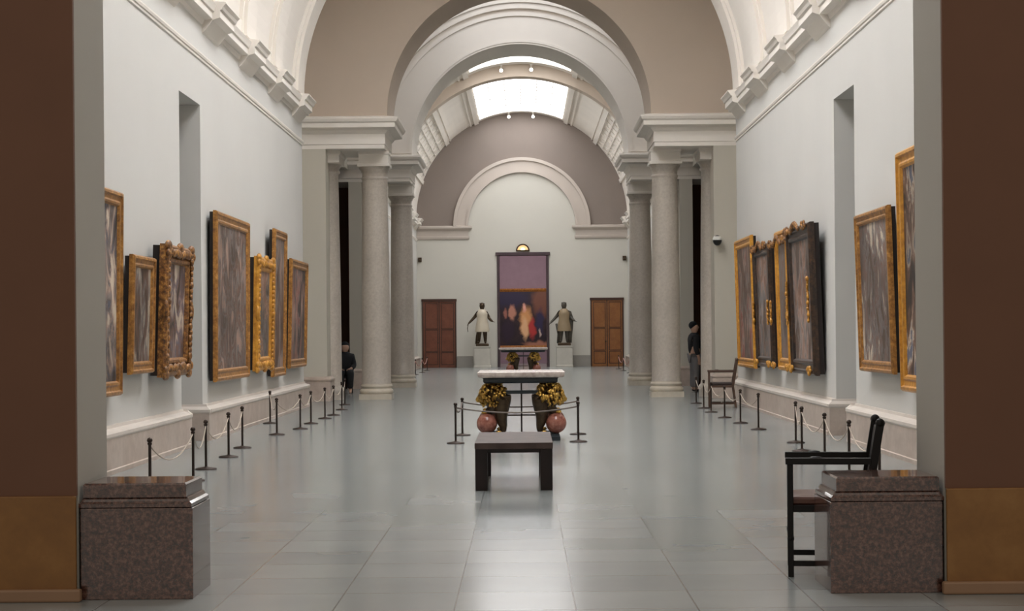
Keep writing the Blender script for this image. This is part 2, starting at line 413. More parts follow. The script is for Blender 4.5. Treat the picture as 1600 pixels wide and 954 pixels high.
# ------------------------------------------------------------------ the two column screens
EPROF = [(0,5.77),(0,5.86),(.02,5.87),(.02,6.10),(.05,6.13),(.09,6.19),(.26,6.23),(.26,6.33),(.30,6.36),(.33,6.42),(.33,6.46),(.0,6.52)]
def screen(name, y0, y1, first):
    mb = MB(); mb.arc(ARCH, 5.95, y0, y1, ZC, 0, 180, 64)
    for s in (-1, 1): mb.box(s*ARCH, s*5.95, y0, y1, 6.40, ZC)
    w = struct(mb.build(name, TAUPE_SHADED if first else PLASTER))  # near screen takes the plaster copy with shade in its colour
    if not first:
        a = MB(); a.arc(ARCH+.0, ARCH+.80, y0-.03, y0+.01, ZC, 0, 180, 64); a.arc(3.80, 3.90, y0-.09, y0+.01, ZC, 0, 180, 64)
        a.arc(4.00, 4.16, y0-.13, y0+.01, ZC, 0, 180, 64); a.arc(4.16, 4.25, y0-.20, y0+.01, ZC, 0, 180, 64)
        a.arc(ARCH+.05, ARCH+.12, y0-.05, y0+.01, ZC, 0, 180, 64)
        a.build('archivolt', PLASTER, w)
    for s in (-1, 1):
        e = MB(); e.loft(s*3.09, s*5.6, y0, y1, EPROF)
        e.build('entablature', PLASTER, w)
        p = MB(); p.box(s*4.44, s*(5.6 if first else 4.80), y0, y1, .0, 5.77); p.build('pilaster', PAINTG, w)
        d = MB(); d.loft(s*4.44, s*(5.5 if first else 4.78), y0, y1, [(.08,0),(.08,.46),(.10,.48),(.10,.51),(.06,.54),(.0,.56)])
        d.build('pilaster_dado', DADO, w)
        ib = MB(); ib.loft(s*4.17, s*4.5, y0+.42, y1-.42, [(0,5.50),(0,5.66),(.03,5.70),(.03,5.77)]); ib.build('impost', PLASTER, w)
        rs = MB(); rs.lathe([(.36,0),(.36,.16),(.38,.2),(.36,.26),(.32,.3),(.31,.36),(.30,2.5),(.265,5.28),(.30,5.30),(.30,5.34),(.27,5.36),(.33,5.47),(.35,5.50)], (s*4.52, (y0+y1)/2, 0), 28)
        rs.build('half_column', SHAFT, w)
    return w
screen('wall_screen_near', Y_A0, Y_A1, True)
screen('wall_screen_far', Y_B0, Y_B1, False)

def column():
    t = empty('column', (0,0,0))
    b = MB(); b.loft(-.38,.38,-.38,.38,[(0,0),(0,.13)]); 
    b.lathe([(.37,.13),(.395,.16),(.395,.21),(.37,.24),(.345,.25),(.345,.27),(.37,.29),(.375,.32),(.36,.345),(.345,.355),(.345,.37)], seg=36); b.build('base', IVORY, t)
    s_ = MB(); s_.lathe([(.352,.37),(.340,.40),(.338,1.2),(.334,2.2),(.322,3.4),(.308,4.4),(.296,5.10),(.300,5.13),(.315,5.15),(.315,5.18),(.296,5.20)], seg=36); s_.build('shaft', SHAFT, t)
    c = MB(); c.lathe([(.296,5.20),(.30,5.30),(.32,5.31),(.32,5.335),(.345,5.37),(.37,5.41),(.375,5.43)], seg=36); c.build('capital', SHAFT, t)
    a = MB(); a.loft(-.345,.345,-.36,.36,[(.03,5.43),(.03,5.49),(0,5.50),(0,5.70),(.02,5.72),(.02,5.77)]); a.build('impost_block', PLASTER, t)
    return t
col0 = column()
cl = {(-1,0):'grey granite column left of the near arch, nearer of the two on that side',
      (1,0):'grey granite column right of the near arch, nearer of the two on that side',
      (-1,1):'farther grey granite column at the left, carrying the lit far arch',
      (1,1):'farther grey granite column at the right, carrying the lit far arch'}
for k, (s, j) in enumerate(((-1,0),(1,0),(-1,1),(1,1))):
    o = col0 if k == 0 else copy_tree(col0)
    o.location = (s*3.40, (Y_A0+Y_A1)/2 if j == 0 else (Y_B0+Y_B1)/2, 0)
    tag(o, cl[(s, j)], 'column', 'granite columns of the two arched screens')

# ------------------------------------------------------------------ end wall
DX0, DX1, DZ = -1.115, 1.165, 4.93
mb = MB(); y0, y1 = Y_END, Y_END+.6
mb.box(-5.4, DX0, y0, y1, 0, 5.62); mb.box(DX1, 5.4, y0, y1, 0, 5.62); mb.box(DX0, DX1, y0, y1, DZ, 5.62); 
# sage paint continues up inside the blind arch
n = 40; vs = [(2.36, y0, 5.62), (-2.36, y0, 5.62)]
prof = [(2.36,5.62)] + [(2.36*math.cos(PI*i/n), 6.20+2.36*math.sin(PI*i/n)) for i in range(n+1)] + [(-2.36,5.62)]
nn = len(prof); mb.add([(x,y0,z) for x,z in prof]+[(x,y1,z) for x,z in prof], [tuple(range(nn)), tuple(range(nn,2*nn))[::-1]]+[(i,(i+1)%nn,nn+(i+1)%nn,nn+i) for i in range(nn)])
wb = struct(mb.build('wall_back', PAINTE))
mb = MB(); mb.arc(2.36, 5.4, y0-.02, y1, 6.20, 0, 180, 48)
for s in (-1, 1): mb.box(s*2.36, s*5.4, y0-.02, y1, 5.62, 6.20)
mb.build('spandrel', TAUPE_D_SHADED, wb)
mb = MB(); mb.arc(2.40, 2.96, y0-.09, y0, 6.20, 0, 180, 48); mb.arc(2.36, 2.46, y0-.14, y0, 6.20, 0, 180, 48); mb.arc(2.88, 3.02, y0-.17, y0, 6.20, 0, 180, 48)
mb.build('blind_arch_moulding', TAUPE_L, wb)
for s in (-1, 1):
    mb = MB(); mb.loft(s*2.36, s*5.0, y0-.03, y0+.1, [(0,5.62),(.02,5.64),(.05,5.70),(.05,5.76),(0,5.78),(0,6.0),(.04,6.04),(.12,6.09),(.16,6.12),(.16,6.20),(.12,6.22),(0,6.24)])
    mb.build('string_course', TAUPE_L, wb)
# dado pieces on the end wall
bd = MB()
for a, b in ((-2.90,-2.2),(2.2,2.97)): bd.box(a, b, y0-.08, y0, 0, .5)
struct(bd.build('baseboard_back', plain('grey_dado_stone', (.30,.28,.25), .5)))
# doorway casing, and the room beyond
cs = MB()
for a, b in ((DX0, DX0+.11), (DX1-.11, DX1)): cs.box(a, b, y0-.06, y0+.62, 0, DZ)
cs.box(DX0-.06, DX1+.06, y0-.10, y0+.62, DZ-.02, DZ+.12)
struct(cs.build('trim_20', FRAME_P, bevel=.01), 'dark casing round the tall central doorway')
rm = MB(); ya, yb = y1, 88.0
rm.box(-5, 5, yb, yb+.2, 0, 6.5); rm.box(-5.2,-5, ya, yb+.2, 0, 6.5); rm.box(5,5.2, ya, yb+.2, 0, 6.5)
struct(rm.build('wall_beyond', PURPLE))
rm = MB(); rm.box(-5.2,5.2,ya,yb+.2,6.5,6.7); struct(rm.build('ceiling_beyond', PURPLE))
rm = MB(); rm.box(-5.2,5.2,79.1,yb+.2,-.2,0); struct(rm.build('floor_beyond', FLOOR))
ld = bpy.data.lights.new('added_room_fill', 'AREA'); ld.shape = 'RECTANGLE'; ld.size = 4; ld.size_y = 3; ld.energy = 420; ld.color = (1,.80,.74)  # added area light to brighten the room beyond; no fixture is seen
lo = bpy.data.objects.new('added_room_light', ld); COL.objects.link(lo); lo.location = (0, 83.5, 6.3); lo.rotation_euler = (R(25),0,0)

# doors
def door(n, x0, x1, mat, dark):
    w = x1-x0; z = 2.98
    fr = MB(); fr.box(x0, x0+.06, y0-.05, y0, 0, z); fr.box(x1-.06, x1, y0-.05, y0, 0, z); fr.box(x0-.02, x1+.02, y0-.07, y0, z-.07, z+.04)
    d = MB(); d.box(x0+.06, x1-.06, y0-.02, y0, 0, z-.07)
    o = struct(d.build('door_%d' % n, mat)); fr.build('door_frame', dark, o)
    mid = (x0+x1)/2
    for a, b in ((x0+.06, mid-.012), (mid+.012, x1-.06)):
        lf = MB(); lf.box(a, b, y0-.035, y0-.02, .01, z-.075)
        for za, zb in ((.18,.62),(.76,1.62),(1.76,z-.2)):
            lf.loft(a+.13, b-.11, y0-.04, y0-.03, [(0,za),(.0,zb)])
            lf.box(a+.10, a+.115, y0-.048, y0-.03, za-.03, zb+.03); lf.box(b-.095, b-.08, y0-.048, y0-.03, za-.03, zb+.03)
            lf.box(a+.10, b-.08, y0-.048, y0-.03, za-.03, za-.015); lf.box(a+.10, b-.08, y0-.048, y0-.03, zb+.015, zb+.03)
        lf.build('door_leaf', mat, o)
        gr = MB()
        for za, zb in ((.18,.62),(.76,1.62),(1.76,z-.2)):
            for u0,u1,v0,v1 in ((a+.07,a+.10,za-.06,zb+.06),(b-.08,b-.05,za-.06,zb+.06),(a+.10,b-.08,za-.06,za-.03),(a+.10,b-.08,zb+.03,zb+.06)): gr.box(u0,u1,y0-.042,y0-.03,v0,v1)
        gr.build('panel_moulding', dark, o)
    md = MB(); md.box(mid-.02, mid+.02, y0-.05, y0-.02, .01, z-.07); md.build('meeting_stile', dark, o)
    k = MB(); k.sphere((mid-.06, y0-.07, 1.1), .03); k.build('door_knob', BRONZE, o)
DKW = plain('dark_door_frame_wood', (.055,.02,.01), .4)
door(1, -4.43, -2.92, DOORW_R, DKW); door(2, 2.98, 4.44, DOORW_O, DKW)

# lit sign over the doorway: a half-round fitting
t = empty('wall_light', (.03, Y_END-.02, 5.12)); tag(t, 'small half-round lit fitting with warm glow above the tall central doorway', 'wall light')
mb = MB(); mb.box(-.30,.30,-.06,0,-.03,.03); mb.arc(.24,.30,-.06,0,0,0,180,16); mb.build('housing', BRONZE, t)
WARM = emis('warm_lamp_glass', (1,.62,.28), .6); WHT = emis('white_lamp_glass', (1,.95,.8), 1.1)
mb = MB(); mb.arc(.10,.24,-.04,-.01,0,0,180,16); mb.build('amber_lens', WARM, t)
mb = MB(); mb.arc(.0,.10,-.055,-.01,.03,0,180,12); mb.box(-.07,.07,-.055,-.01,.02,.06); mb.build('white_lens', WHT, t)

# ------------------------------------------------------------------ spotlights on the far vault
def spot():
    t = empty('spotlight', (0,0,0))
    a = MB(); a.cbox(0,0,.03,.14,.14,.06); a.tube([(0,0,0),(0,0,-.12)], .02); a.build('mount', WHITEP, t)
    h = MB(); h.tube([(0,.14,-.12),(0,-.10,-.28)], .085, 14, .11); h.build('lamp_head', WHITEP, t)
    l = MB(); l.tube([(0,-.10,-.28),(0,-.115,-.29)], .10, 14); l.build('lens', LAMPM, t)
    return t
sp0 = spot()
for k, (x, y, z, lb) in enumerate(((-.68,64.42,11.10,'left spotlight of the pair on the dark rib between the skylights'),
                                   (.40,64.42,11.12,'right spotlight of the pair on the dark rib between the skylights'),
                                   (-.53,78.5,11.12,'left spotlight of the pair at the crown of the far end wall'),
                                   (.53,78.5,11.12,'right spotlight of the pair at the crown of the far end wall'))):
    o = sp0 if k == 0 else copy_tree(sp0); o.location = (x, y, z); o.scale = (.6,.6,.6); tag(o, lb, 'spotlight', 'vault spotlights')

# security camera and wall sensors
t = empty('security_camera', (4.29+.35, 0, 0)); t.location = (4.72, Y_A0, 3.56)
t.location = (4.49, Y_A0-.005, 3.56)
tag(t, 'black dome security camera on a white bracket on the sage pilaster at right', 'security camera')
mb = MB(); mb.box(-.06,.06,-.03,0,-.02,.14); mb.tube([(0,-.01,.10),(0,-.16,.10)], .03); mb.lathe([(.10,.03),(.11,.06),(.08,.12),(.02,.14)], (0,-.18,0), 18); mb.build('bracket', WHITEP, t)
mb = MB(); mb.sphere((0,-.18,.03), .105, sc=(1,1,1.15)); mb.build('dome', BLACKP, t)
for s, lb in ((-1,'small grey sensor box high on the end wall above the left door'),(1,'small grey sensor box high on the end wall above the right door')):
    mb = MB(); mb.cbox(0,-.05,0,.16,.10,.2); mb.sphere((0,-.10,-.03),.055)
    o = mb.build('wall_sensor', BRONZE, loc=(s*4.50, Y_END, 4.75), bevel=.01); tag(o, lb, 'sensor', 'wall sensors')

# ------------------------------------------------------------------ paintings
def canvas_mat(name, cols, seed, sx=2.2, sz=1.1, scale=1.35):
    m, nt, b = base_mat(name, .5, 0, .35)
    co = coords(nt, (sx, 1, sz), loc=(seed*3.7, seed*1.3, seed*2.1))
    f = noise(nt, co, scale, 7, .62, .9)
    n = len(cols); st = [(.40+.19*i/(n-1), c) for i, c in enumerate(cols)]
    c1 = ramp(nt, f, st)
    g = noise(nt, coords(nt, (1,1,.8), loc=(seed, 0, seed*5)), .9, 3, .5, .4)
    c2 = ramp(nt, g, [(.38, (.5,.48,.46)), (.62, (1,1,1))])
    mx = nt.nodes.new('ShaderNodeMix'); mx.data_type = 'RGBA'; mx.blend_type = 'MULTIPLY'; mx.inputs[0].default_value = 1
    nt.links.new(c1, mx.inputs[6]); nt.links.new(c2, mx.inputs[7]); nt.links.new(mx.outputs[2], b.inputs['Base Color'])
    return m
def rect_sweep(mb, w, h, prof, z0=0):
    """mitred frame: prof = [(inset, outward)] ; local x across, z up, outward = -y"""
    n = len(prof); vs = []; fs = []
    for u, d in prof:
        vs += [(-w/2+u,-d,z0+u),(w/2-u,-d,z0+u),(w/2-u,-d,z0+h-u),(-w/2+u,-d,z0+h-u)]
    for i in range(n):
        j = (i+1) % n
        for k in range(4):
            k2 = (k+1) % 4; fs.append((4*i+k, 4*i+k2, 4*j+k2, 4*j+k))
    mb.add(vs, fs)
def painting(s, ya, yb, z0, z1, fw, mat, cols, seed, label, style='plain', tilt=2.6, depth=.12, cat='painting'):
    w = abs(yb-ya); h = z1-z0
    t = empty('framed_painting', (s*(W-.03) if True else 0, (ya+yb)/2, z0), R(90) if s < 0 else R(-90), R(tilt))
    tag(t, label, cat, 'framed paintings on the gallery walls')
    mb = MB(); mb.box(-w/2+.02, w/2-.02, -depth*.55, -.0, .02, h-.02); mb.build('backing', BACKING, t)
    d = depth
    mb = MB()
    rect_sweep(mb, w, h, [(0,d*.45),(0,d*.8),(fw*.12,d),(fw*.28,d*1.02),(fw*.36,d*.84),(fw*.62,d*.78),(fw*.75,d*.9),(fw*.88,d*.88),(fw,d*.62),(fw,d*.45)])
    mb.build('frame', mat, t)
    mb = MB(); mb.box(-w/2+fw*.9, w/2-fw*.9, -d*.64, -d*.5, fw*.9, h-fw*.9)
    mb.build('canvas', canvas_mat('painted_canvas', cols, seed), t)
    if style == 'carved':
        rnd = random.Random(seed); mb = MB()
        def knob(x, z, r): mb.sphere((x, -d*.96, z), r*.62, 8, 6, (1.25,.6,1))
        st = fw*.36
        nx = int(w/st); nz = int(h/st)
        for i in range(nx+1):
            x = -w/2+w*i/nx
            for zz in (fw*.45, h-fw*.45): knob(x*.97, zz+rnd.uniform(-.02,.02), fw*rnd.uniform(.26,.42))
        for i in range(nz+1):
            z = fw*.4+(h-fw*.8)*i/nz
            for xx in (-w/2+fw*.45, w/2-fw*.45): knob(xx+rnd.uniform(-.02,.02), z, fw*rnd.uniform(.26,.42))
        for x in (-w/2+fw*.4, 0, w/2-fw*.4):
            for zz in (h-.02, .03): mb.sphere((x, -d*.9, zz), fw*.36, 10, 7, (1.6,.5,.8))
        for xx in (-w/2+.02, w/2-.02): mb.sphere((xx, -d*.9, h/2), fw*.32, 10, 7, (.7,.5,1.8))
        mb.build('carving', mat, t)
    return t
DK = (.035,.024,.020); BR = (.12,.070,.045); RB = (.22,.11,.07); PK = (.42,.27,.21); CR = (.62,.52,.40); BL = (.11,.12,.17); GY = (.22,.205,.20); RD = (.30,.08,.06)
painting(-1, 17.3, 20.4, .87, 3.17, .17, GILT, [DK,BL,BR,GY,PK,CR], 1, 'large gilt-framed painting nearest on the left wall, cut by the near pier', tilt=.8)
painting(-1, 20.9, 22.15, 1.09, 2.50, .15, GILT, [DK,BR,RB,GY,CR], 2, 'small gilt-framed painting between the cut-off one and the thick carved frame, left wall', tilt=1.6)
painting(-1, 22.42, 24.15, 1.02, 2.70, .24, GILT_D, [DK,BR,RB,BL,PK,CR], 3, 'painting in a thick dark carved gilt frame just before the left opening', 'carved', 1.8, .20)
painting(-1, 26.65, 29.85, .84, 3.40, .19, GILT, [BR,GY,RB,BR,GY,PK], 4, 'largest gilt-framed painting on the left wall, just past the tall opening', tilt=.5)
painting(-1, 30.4, 32.3, .92, 2.88, .24, GILT_B, [DK,GY,BR,PK,RB], 5, 'painting in a bright carved gold frame, left wall, beside the largest one', 'carved', 1.3, .16)
painting(-1, 32.7, 34.35, .76, 3.48, .17, GILT, [BR,RB,GY,PK], 6, 'tall narrow gilt-framed painting on the left wall rising above its neighbours', tilt=1.1)
painting(-1, 35.0, 37.6, .87, 3.03, .18, GILT, [DK,BR,GY,RD,PK], 7, 'farthest gilt-framed painting on the left wall, next to the sage pilaster', tilt=1.5)
painting(1, 20.95, 16.8, .82, 3.60, .20, GILT_B, [DK,BR,RB,CR,BL], 8, 'large painting in a bright gold frame nearest on the right wall, cut by the pier', depth=.14, tilt=.9)
painting(1, 23.62, 21.5, 1.0, 3.04, .15, GILT, [BR,GY,RB,GY,CR], 9, 'plain gilt-framed painting just before the right opening, second nearest on that wall', tilt=1.7)
painting(1, 29.35, 27.0, .85, 3.18, .24, EBONY, [BR,GY,PK,RB], 10, 'painting in a dark carved frame with gold ornament, just past the right opening', 'plain', 1.9, .17)
painting(1, 31.2, 29.85, .85, 3.24, .22, GILT_B, [BR,GY,RB,GY], 11, 'narrow gold-framed painting behind the dark ornate one, right wall', tilt=1.4)
painting(1, 33.9, 31.75, .87, 3.10, .20, EBONY, [BR,GY,GY,PK,RB], 12, 'dark-framed painting between two gold-framed ones on the right wall', tilt=1.8, depth=.15)
painting(1, 37.1, 34.45, .80, 3.38, .19, GILT_B, [BR,RB,GY,PK,RD], 13, 'farthest gold-framed painting on the right wall, next to the sage pilaster', tilt=1.4)
# gold ornaments on the two dark frames
for o in [x for x in COL.objects if x.name.startswith('framed_painting') and 'dark' in x.get('label','') and 'right' in x['label']]:
    big = 'carved' in o['label']; w, h, d = (2.35,2.33,.2) if big else (2.15,2.23,.17)
    rnd = random.Random(int(w*100))
    def cluster(pts, r, mt):
        mb = MB(); pr = None
        for x, z in pts:
            mb.sphere((x, -d*1.02, z), r*rnd.uniform(.7,1.3), 8, 6, (1.2,.6,1))
            if pr: mb.tube([(pr[0],-d,pr[1]),(x,-d,z)], r*.5, 6)
            pr = (x, z)
        mb.build('gold_ornament', mt, o)
    for sg in (-1, 1):
        xx = sg*(w/2-.10)
        cluster([(xx+.03*math.sin(q*2.1), h*.36+q*.09*(1 if big else .6)) for q in range(8)], .038, GILT_B)
        cluster([(xx-sg*q*.075, h-.05+.05*math.sin(q*1.9)) for q in range(6)], .045, GILT_D)
        cluster([(xx-sg*q*.075, .08+.04*math.sin(q*2.3)) for q in range(5)], .04, GILT_B)
    cluster([(-.40+q*.08, h-.02+.06*math.cos((q-5)*.5)) for q in range(11)], .045, GILT_D)

# the big picture in the room beyond: a generic dim crowd with light figures
m, nt, b = base_mat('dark_group_picture', .5)
tc = coords(nt, (1,1,1))
def blob(cx, cz, rx, rz, soft=.5):
    mp = nt.nodes.new('ShaderNodeMapping'); mp.vector_type = 'TEXTURE'
    mp.inputs['Location'].default_value = (cx, 0, cz); mp.inputs['Scale'].default_value = (rx, 100, rz)
    nz = nt.nodes.new('ShaderNodeTexNoise'); nz.inputs['Scale'].default_value = 2.2; nz.inputs['Detail'].default_value = 5
    nt.links.new(tc, nz.inputs['Vector'])
    ad = nt.nodes.new('ShaderNodeVectorMath'); ad.operation = 'MULTIPLY_ADD'
    ad.inputs[1].default_value = (.5,0,.5); nt.links.new(nz.outputs['Color'], ad.inputs[0]); nt.links.new(tc, ad.inputs[2])
    sb = nt.nodes.new('ShaderNodeVectorMath'); sb.operation = 'SUBTRACT'; sb.inputs[1].default_value = (.25,0,.25)
    nt.links.new(ad.outputs[0], sb.inputs[0]); nt.links.new(sb.outputs[0], mp.inputs[0])
    g = nt.nodes.new('ShaderNodeTexGradient'); g.gradient_type = 'SPHERICAL'; nt.links.new(mp.outputs[0], g.inputs[0])
    r = nt.nodes.new('ShaderNodeMapRange'); r.inputs[1].default_value = 0; r.inputs[2].default_value = soft
    nt.links.new(g.outputs['Fac'], r.inputs[0]); return r.outputs[0]
cur = ramp(nt, noise(nt, tc, 2.5, 5, .6), [(.35,(.008,.007,.015)),(.65,(.03,.018,.022))])
for cx, cz, rx, rz, colr in ((-.7,2.5,1.3,.6,(.012,.012,.05)), (.9,2.3,.6,1.0,(.16,.07,.045)), (-.9,1.75,.14,.28,(.3,.14,.11)), (-.55,1.8,.2,.5,(.45,.24,.17)),
                             (.1,1.35,.38,.85,(.6,.33,.13)), (.05,1.0,.22,.7,(.72,.5,.27)), (.05,2.0,.12,.26,(.75,.42,.33)), (.42,1.0,.2,.6,(.42,.04,.04)),
                             (.8,1.3,.24,.8,(.02,.02,.07)), (-.8,.9,.4,.7,(.02,.012,.03)), (.75,.75,.09,.3,(.5,.45,.4)), (.7,.22,.9,.20,(.36,.18,.12))):
    mx = nt.nodes.new('ShaderNodeMix'); mx.data_type = 'RGBA'; nt.links.new(blob(cx, cz, rx, rz), mx.inputs[0])
    nt.links.new(cur, mx.inputs[6]); mx.inputs[7].default_value = (*colr, 1); cur = mx.outputs[2]
nt.links.new(cur, b.inputs['Base Color'])
t = empty('framed_painting', (.05, 87.98, .72)); tag(t, 'large dark picture of a lit group of figures, seen through the central doorway', 'painting')
mb = MB(); rect_sweep(mb, 3.6, 2.95, [(0,0),(0,.1),(.06,.14),(.16,.06),(.16,0)]); mb.build('frame', GILT, t)
mb = MB(); mb.box(-1.66,1.66,-.05,0,.14,2.81); mb.build('canvas', m, t)

# ------------------------------------------------------------------ skinned bodies
def skin(name, chains, mat, parent, sub=2, root=0, k=1):
    """chains: lists of (x,y,z,r); a shared start is given by index through ('@', i)"""
    vs = []; rs = []; es = []; names = {}
    for ch in chains:
        prev = None
        for p in ch:
            if isinstance(p, str):
                if ':' in p: continue
                prev = names[p]; continue
            x, y, z, r = p[:4]
            vs.append((x,y,z)); rs.append(r*k); i = len(vs)-1
            if len(p) > 4: names[p[4]] = i
            if prev is not None: es.append((prev, i))
            prev = i
    me = bpy.data.meshes.new(name); me.from_pydata(vs, es, []); me.update()
    o = bpy.data.objects.new(name, me); COL.objects.link(o); o.parent = parent
    md = o.modifiers.new('skin', 'SKIN'); md.use_smooth_shade = True
    for i, r in enumerate(rs):
        d = me.skin_vertices[0].data[i]; d.radius = (r, r); d.use_root = (i == root)
    sm = o.modifiers.new('subsurf', 'SUBSURF'); sm.levels = sub; sm.render_levels = sub
    me.materials.append(mat); return o
def fingers(hx, hy, hz, dx, dz, tag_, dy=0):
    """five short chains that leave the palm"""
    out = []
    for k, (o_, L) in enumerate(((-.03,.07),(-.01,.08),(.01,.075),(.03,.06))):
        out.append([tag_, (hx+dx*.05, hy+o_, hz+dz*.05, .011), (hx+dx*(.05+L*.6), hy+o_, hz+dz*(.05+L*.6), .009), (hx+dx*(.05+L)+.01, hy+o_+dy, hz+dz*(.05+L), .008)])
    out.append([tag_, (hx+dx*.01+.02, hy-.045, hz+dz*.01, .011), (hx+dx*.05+.03, hy-.06, hz+dz*.05, .009)])
    return out

# standing person, dark jacket and grey trousers, beyond the right column
t = empty('person', (4.36, 45.2, 0), R(100)); tag(t, 'standing person in a black jacket and grey trousers beyond the right columns', 'person')
body = [[(0,0,.95,.13,'pel'),(0,0,1.15,.12),(0,0,1.35,.15,'ch'),(0,0,1.46,.07,'nk'),(0,0,1.51,.06),(0,-.01,1.57,.095),(0,0,1.66,.10),(0,0,1.71,.07)]]
for s in (-1, 1):
    body += [['pel',(s*.10,0,.88,.095),(s*.11,-.01,.50,.06),(s*.11,.02,.09,.042,'an%d'%s),(s*.12,-.10,.035,.035),(s*.12,-.17,.03,.025)]]
    body += [['ch',(s*.17,0,1.38,.06),(s*.22,.02,1.10,.043),(s*.22,-.05,.87,.032),(s*.22,-.07,.80,.032,'h%d'%s)]]
    body += fingers(s*.22,-.07,.80,0,-1,'h%d'%s)
skin('body', body, SKIN, t, k=1.15)
jk = [[(0,0,.90,.125,'j'),(0,0,1.15,.13),(0,0,1.35,.165,'jc'),(0,0,1.46,.085),(0,0,1.50,.07)]]
for s in (-1, 1): jk += [['jc',(s*.17,0,1.38,.075),(s*.22,.02,1.10,.055),(s*.22,-.04,.92,.046)]]
skin('jacket', jk, CLOTH_K, t, k=1.32)
tr = [[(0,0,.93,.11,'p')]]
for s in (-1, 1): tr += [['p',(s*.10,0,.86,.09),(s*.11,-.01,.50,.078),(s*.11,.02,.10,.062)]]
skin('trousers', tr, CLOTH_G, t, k=1.3)
mb = MB(); mb.sphere((0,.03,1.675), .112, sc=(.9,1,.95)); mb.build('hair', CLOTH_K, t)
for s in (-1,1): mb = MB(); mb.sphere((s*.12,-.09,.045), .07, sc=(.7,1.9,.62)); mb.build('shoe', BLACK, t)
mb = MB(); mb.sphere((0,-.11,1.62), .02)
for s in (-1,1): mb.sphere((s*.03,-.10,1.645), .01)
mb.build('face_features', SKIN, t)

# seated attendant beyond the left column
t = empty('person', (-4.56, 46.3, 0), R(5)); tag(t, 'person in black seated beyond the left columns', 'person')
body = [[(0,.12,.52,.13,'pel'),(0,.14,.75,.12),(0,.13,.93,.14,'ch'),(0,.12,1.05,.06),(0,.10,1.09,.058),(0,.08,1.14,.092),(0,.09,1.22,.10),(0,.09,1.26,.07)]]
for s in (-1, 1):
    body += [['pel',(s*.10,.05,.53,.09),(s*.13,-.36,.52,.065),(s*.13,-.36,.10,.042),(s*.13,-.45,.04,.035),(s*.13,-.53,.03,.025)]]
    body += [['ch',(s*.18,.12,.95,.055),(s*.23,.05,.70,.043),(s*.14,-.15,.63,.032),(s*.10,-.21,.62,.03,'h%d'%s)]]
    body += fingers(s*.10,-.21,.62,-s*.6,-.2,'h%d'%s)
skin('body', body, SKIN, t, k=1.15)
jk = [[(0,.13,.54,.155,'j'),(0,.14,.75,.14),(0,.13,.93,.155,'jc'),(0,.12,1.05,.085),(0,.12,1.08,.07)]]
for s in (-1, 1):
    jk += [['jc',(s*.18,.12,.95,.07),(s*.23,.05,.70,.055),(s*.15,-.12,.63,.045)]]
    jk += [['j',(s*.11,.05,.53,.10),(s*.13,-.36,.52,.082),(s*.13,-.36,.11,.06)]]
skin('suit', jk, CLOTH_K, t, k=1.32)
mb = MB(); mb.sphere((0,.12,1.235), .112, sc=(.9,1,.95)); mb.build('hair', CLOTH_K, t)

t = empty('stool', (-4.56, 46.42, 0), R(5)); tag(t, 'dark stool under the seated person beyond the left columns', 'stool')
mb = MB(); mb.box(-.19,.19,-.17,.17,.38,.425); mb.build('seat', DWOOD, t, bevel=.006)
for x in (-1,1):
    for y in (-1,1): mb = MB(); mb.bar((x*.17,y*.15,0),(x*.15,y*.13,.38), .035); mb.build('leg', DWOOD, t)

# ------------------------------------------------------------------ armchairs: local front faces -x
def armchair(name, wood, seatm, backm=None):
    t = empty(name, (0,0,0)); D = .50; B = .56; q = .036
    for y in (0, B):
        l = MB(); l.bar((0,y,0),(0,y,.72), q); l.sphere((0,y,.24),.024,8,6); l.build('leg', wood, t, bevel=.003)
        l = MB(); l.bar((D+.03,y,0),(D-.03,y,.46), q); l.build('leg', wood, t, bevel=.003)
        a = MB(); a.box(-.03,D-.0,y-.028,y+.028,.705,.745); a.sphere((.16,y,.745),.022,8,6,(2,1,.5)); a.build('armrest', wood, t, bevel=.008)
        st = MB(); st.bar((0,y,.085),(D+.015,y,.085), .026, .034); st.build('stretcher', wood, t)
        bp = MB(); bp.bar((D-.03,y,.44),(D+.055,y,.95), .05, .045); bp.sphere((D+.056,y,.96),.032,8,6); bp.build('back_post', wood, t, bevel=.004)
    st = MB(); st.bar((.25,0,.085),(.25,B,.085), .026); st.build('stretcher', wood, t)
    s_ = MB(); s_.box(-.01,D-.01,-.01,B+.01,.405,.45); s_.build('seat_rail', wood, t, bevel=.004)
    s_ = MB(); s_.loft(.02,D-.03,.02,B-.02,[(0,.45),(.012,.46),(.012,.485),(0,.498),(-.05,.505)]); s_.build('seat', seatm, t)
    b = MB(); b.add([(D-.005,.03,.60),(D+.045,.03,.93),(D+.045,B-.03,.93),(D-.005,B-.03,.60),(D+.02,.03,.60),(D+.07,.03,.93),(D+.07,B-.03,.93),(D+.02,B-.03,.60)],
                    [(0,1,2,3),(4,5,6,7),(0,1,5,4),(1,2,6,5),(2,3,7,6),(3,0,4,7)]); b.build('backrest', backm or seatm, t, bevel=.01)
    return t
ch = armchair('armchair', BLACK, LEATHER, BLACK); ch.location = (1.745, 11.24, 0); ch.rotation_euler.z = R(-8)
tag(ch, 'black armchair with an oxblood leather seat behind the right granite plinth', 'chair')
ch = armchair('armchair', CHWOOD, LEATHER_D, CHWOOD); ch.location = (3.76, 35.75, 0); ch.rotation_euler.z = R(-5)
tag(ch, 'brown wooden attendant armchair behind the cords near the right pilaster', 'chair')

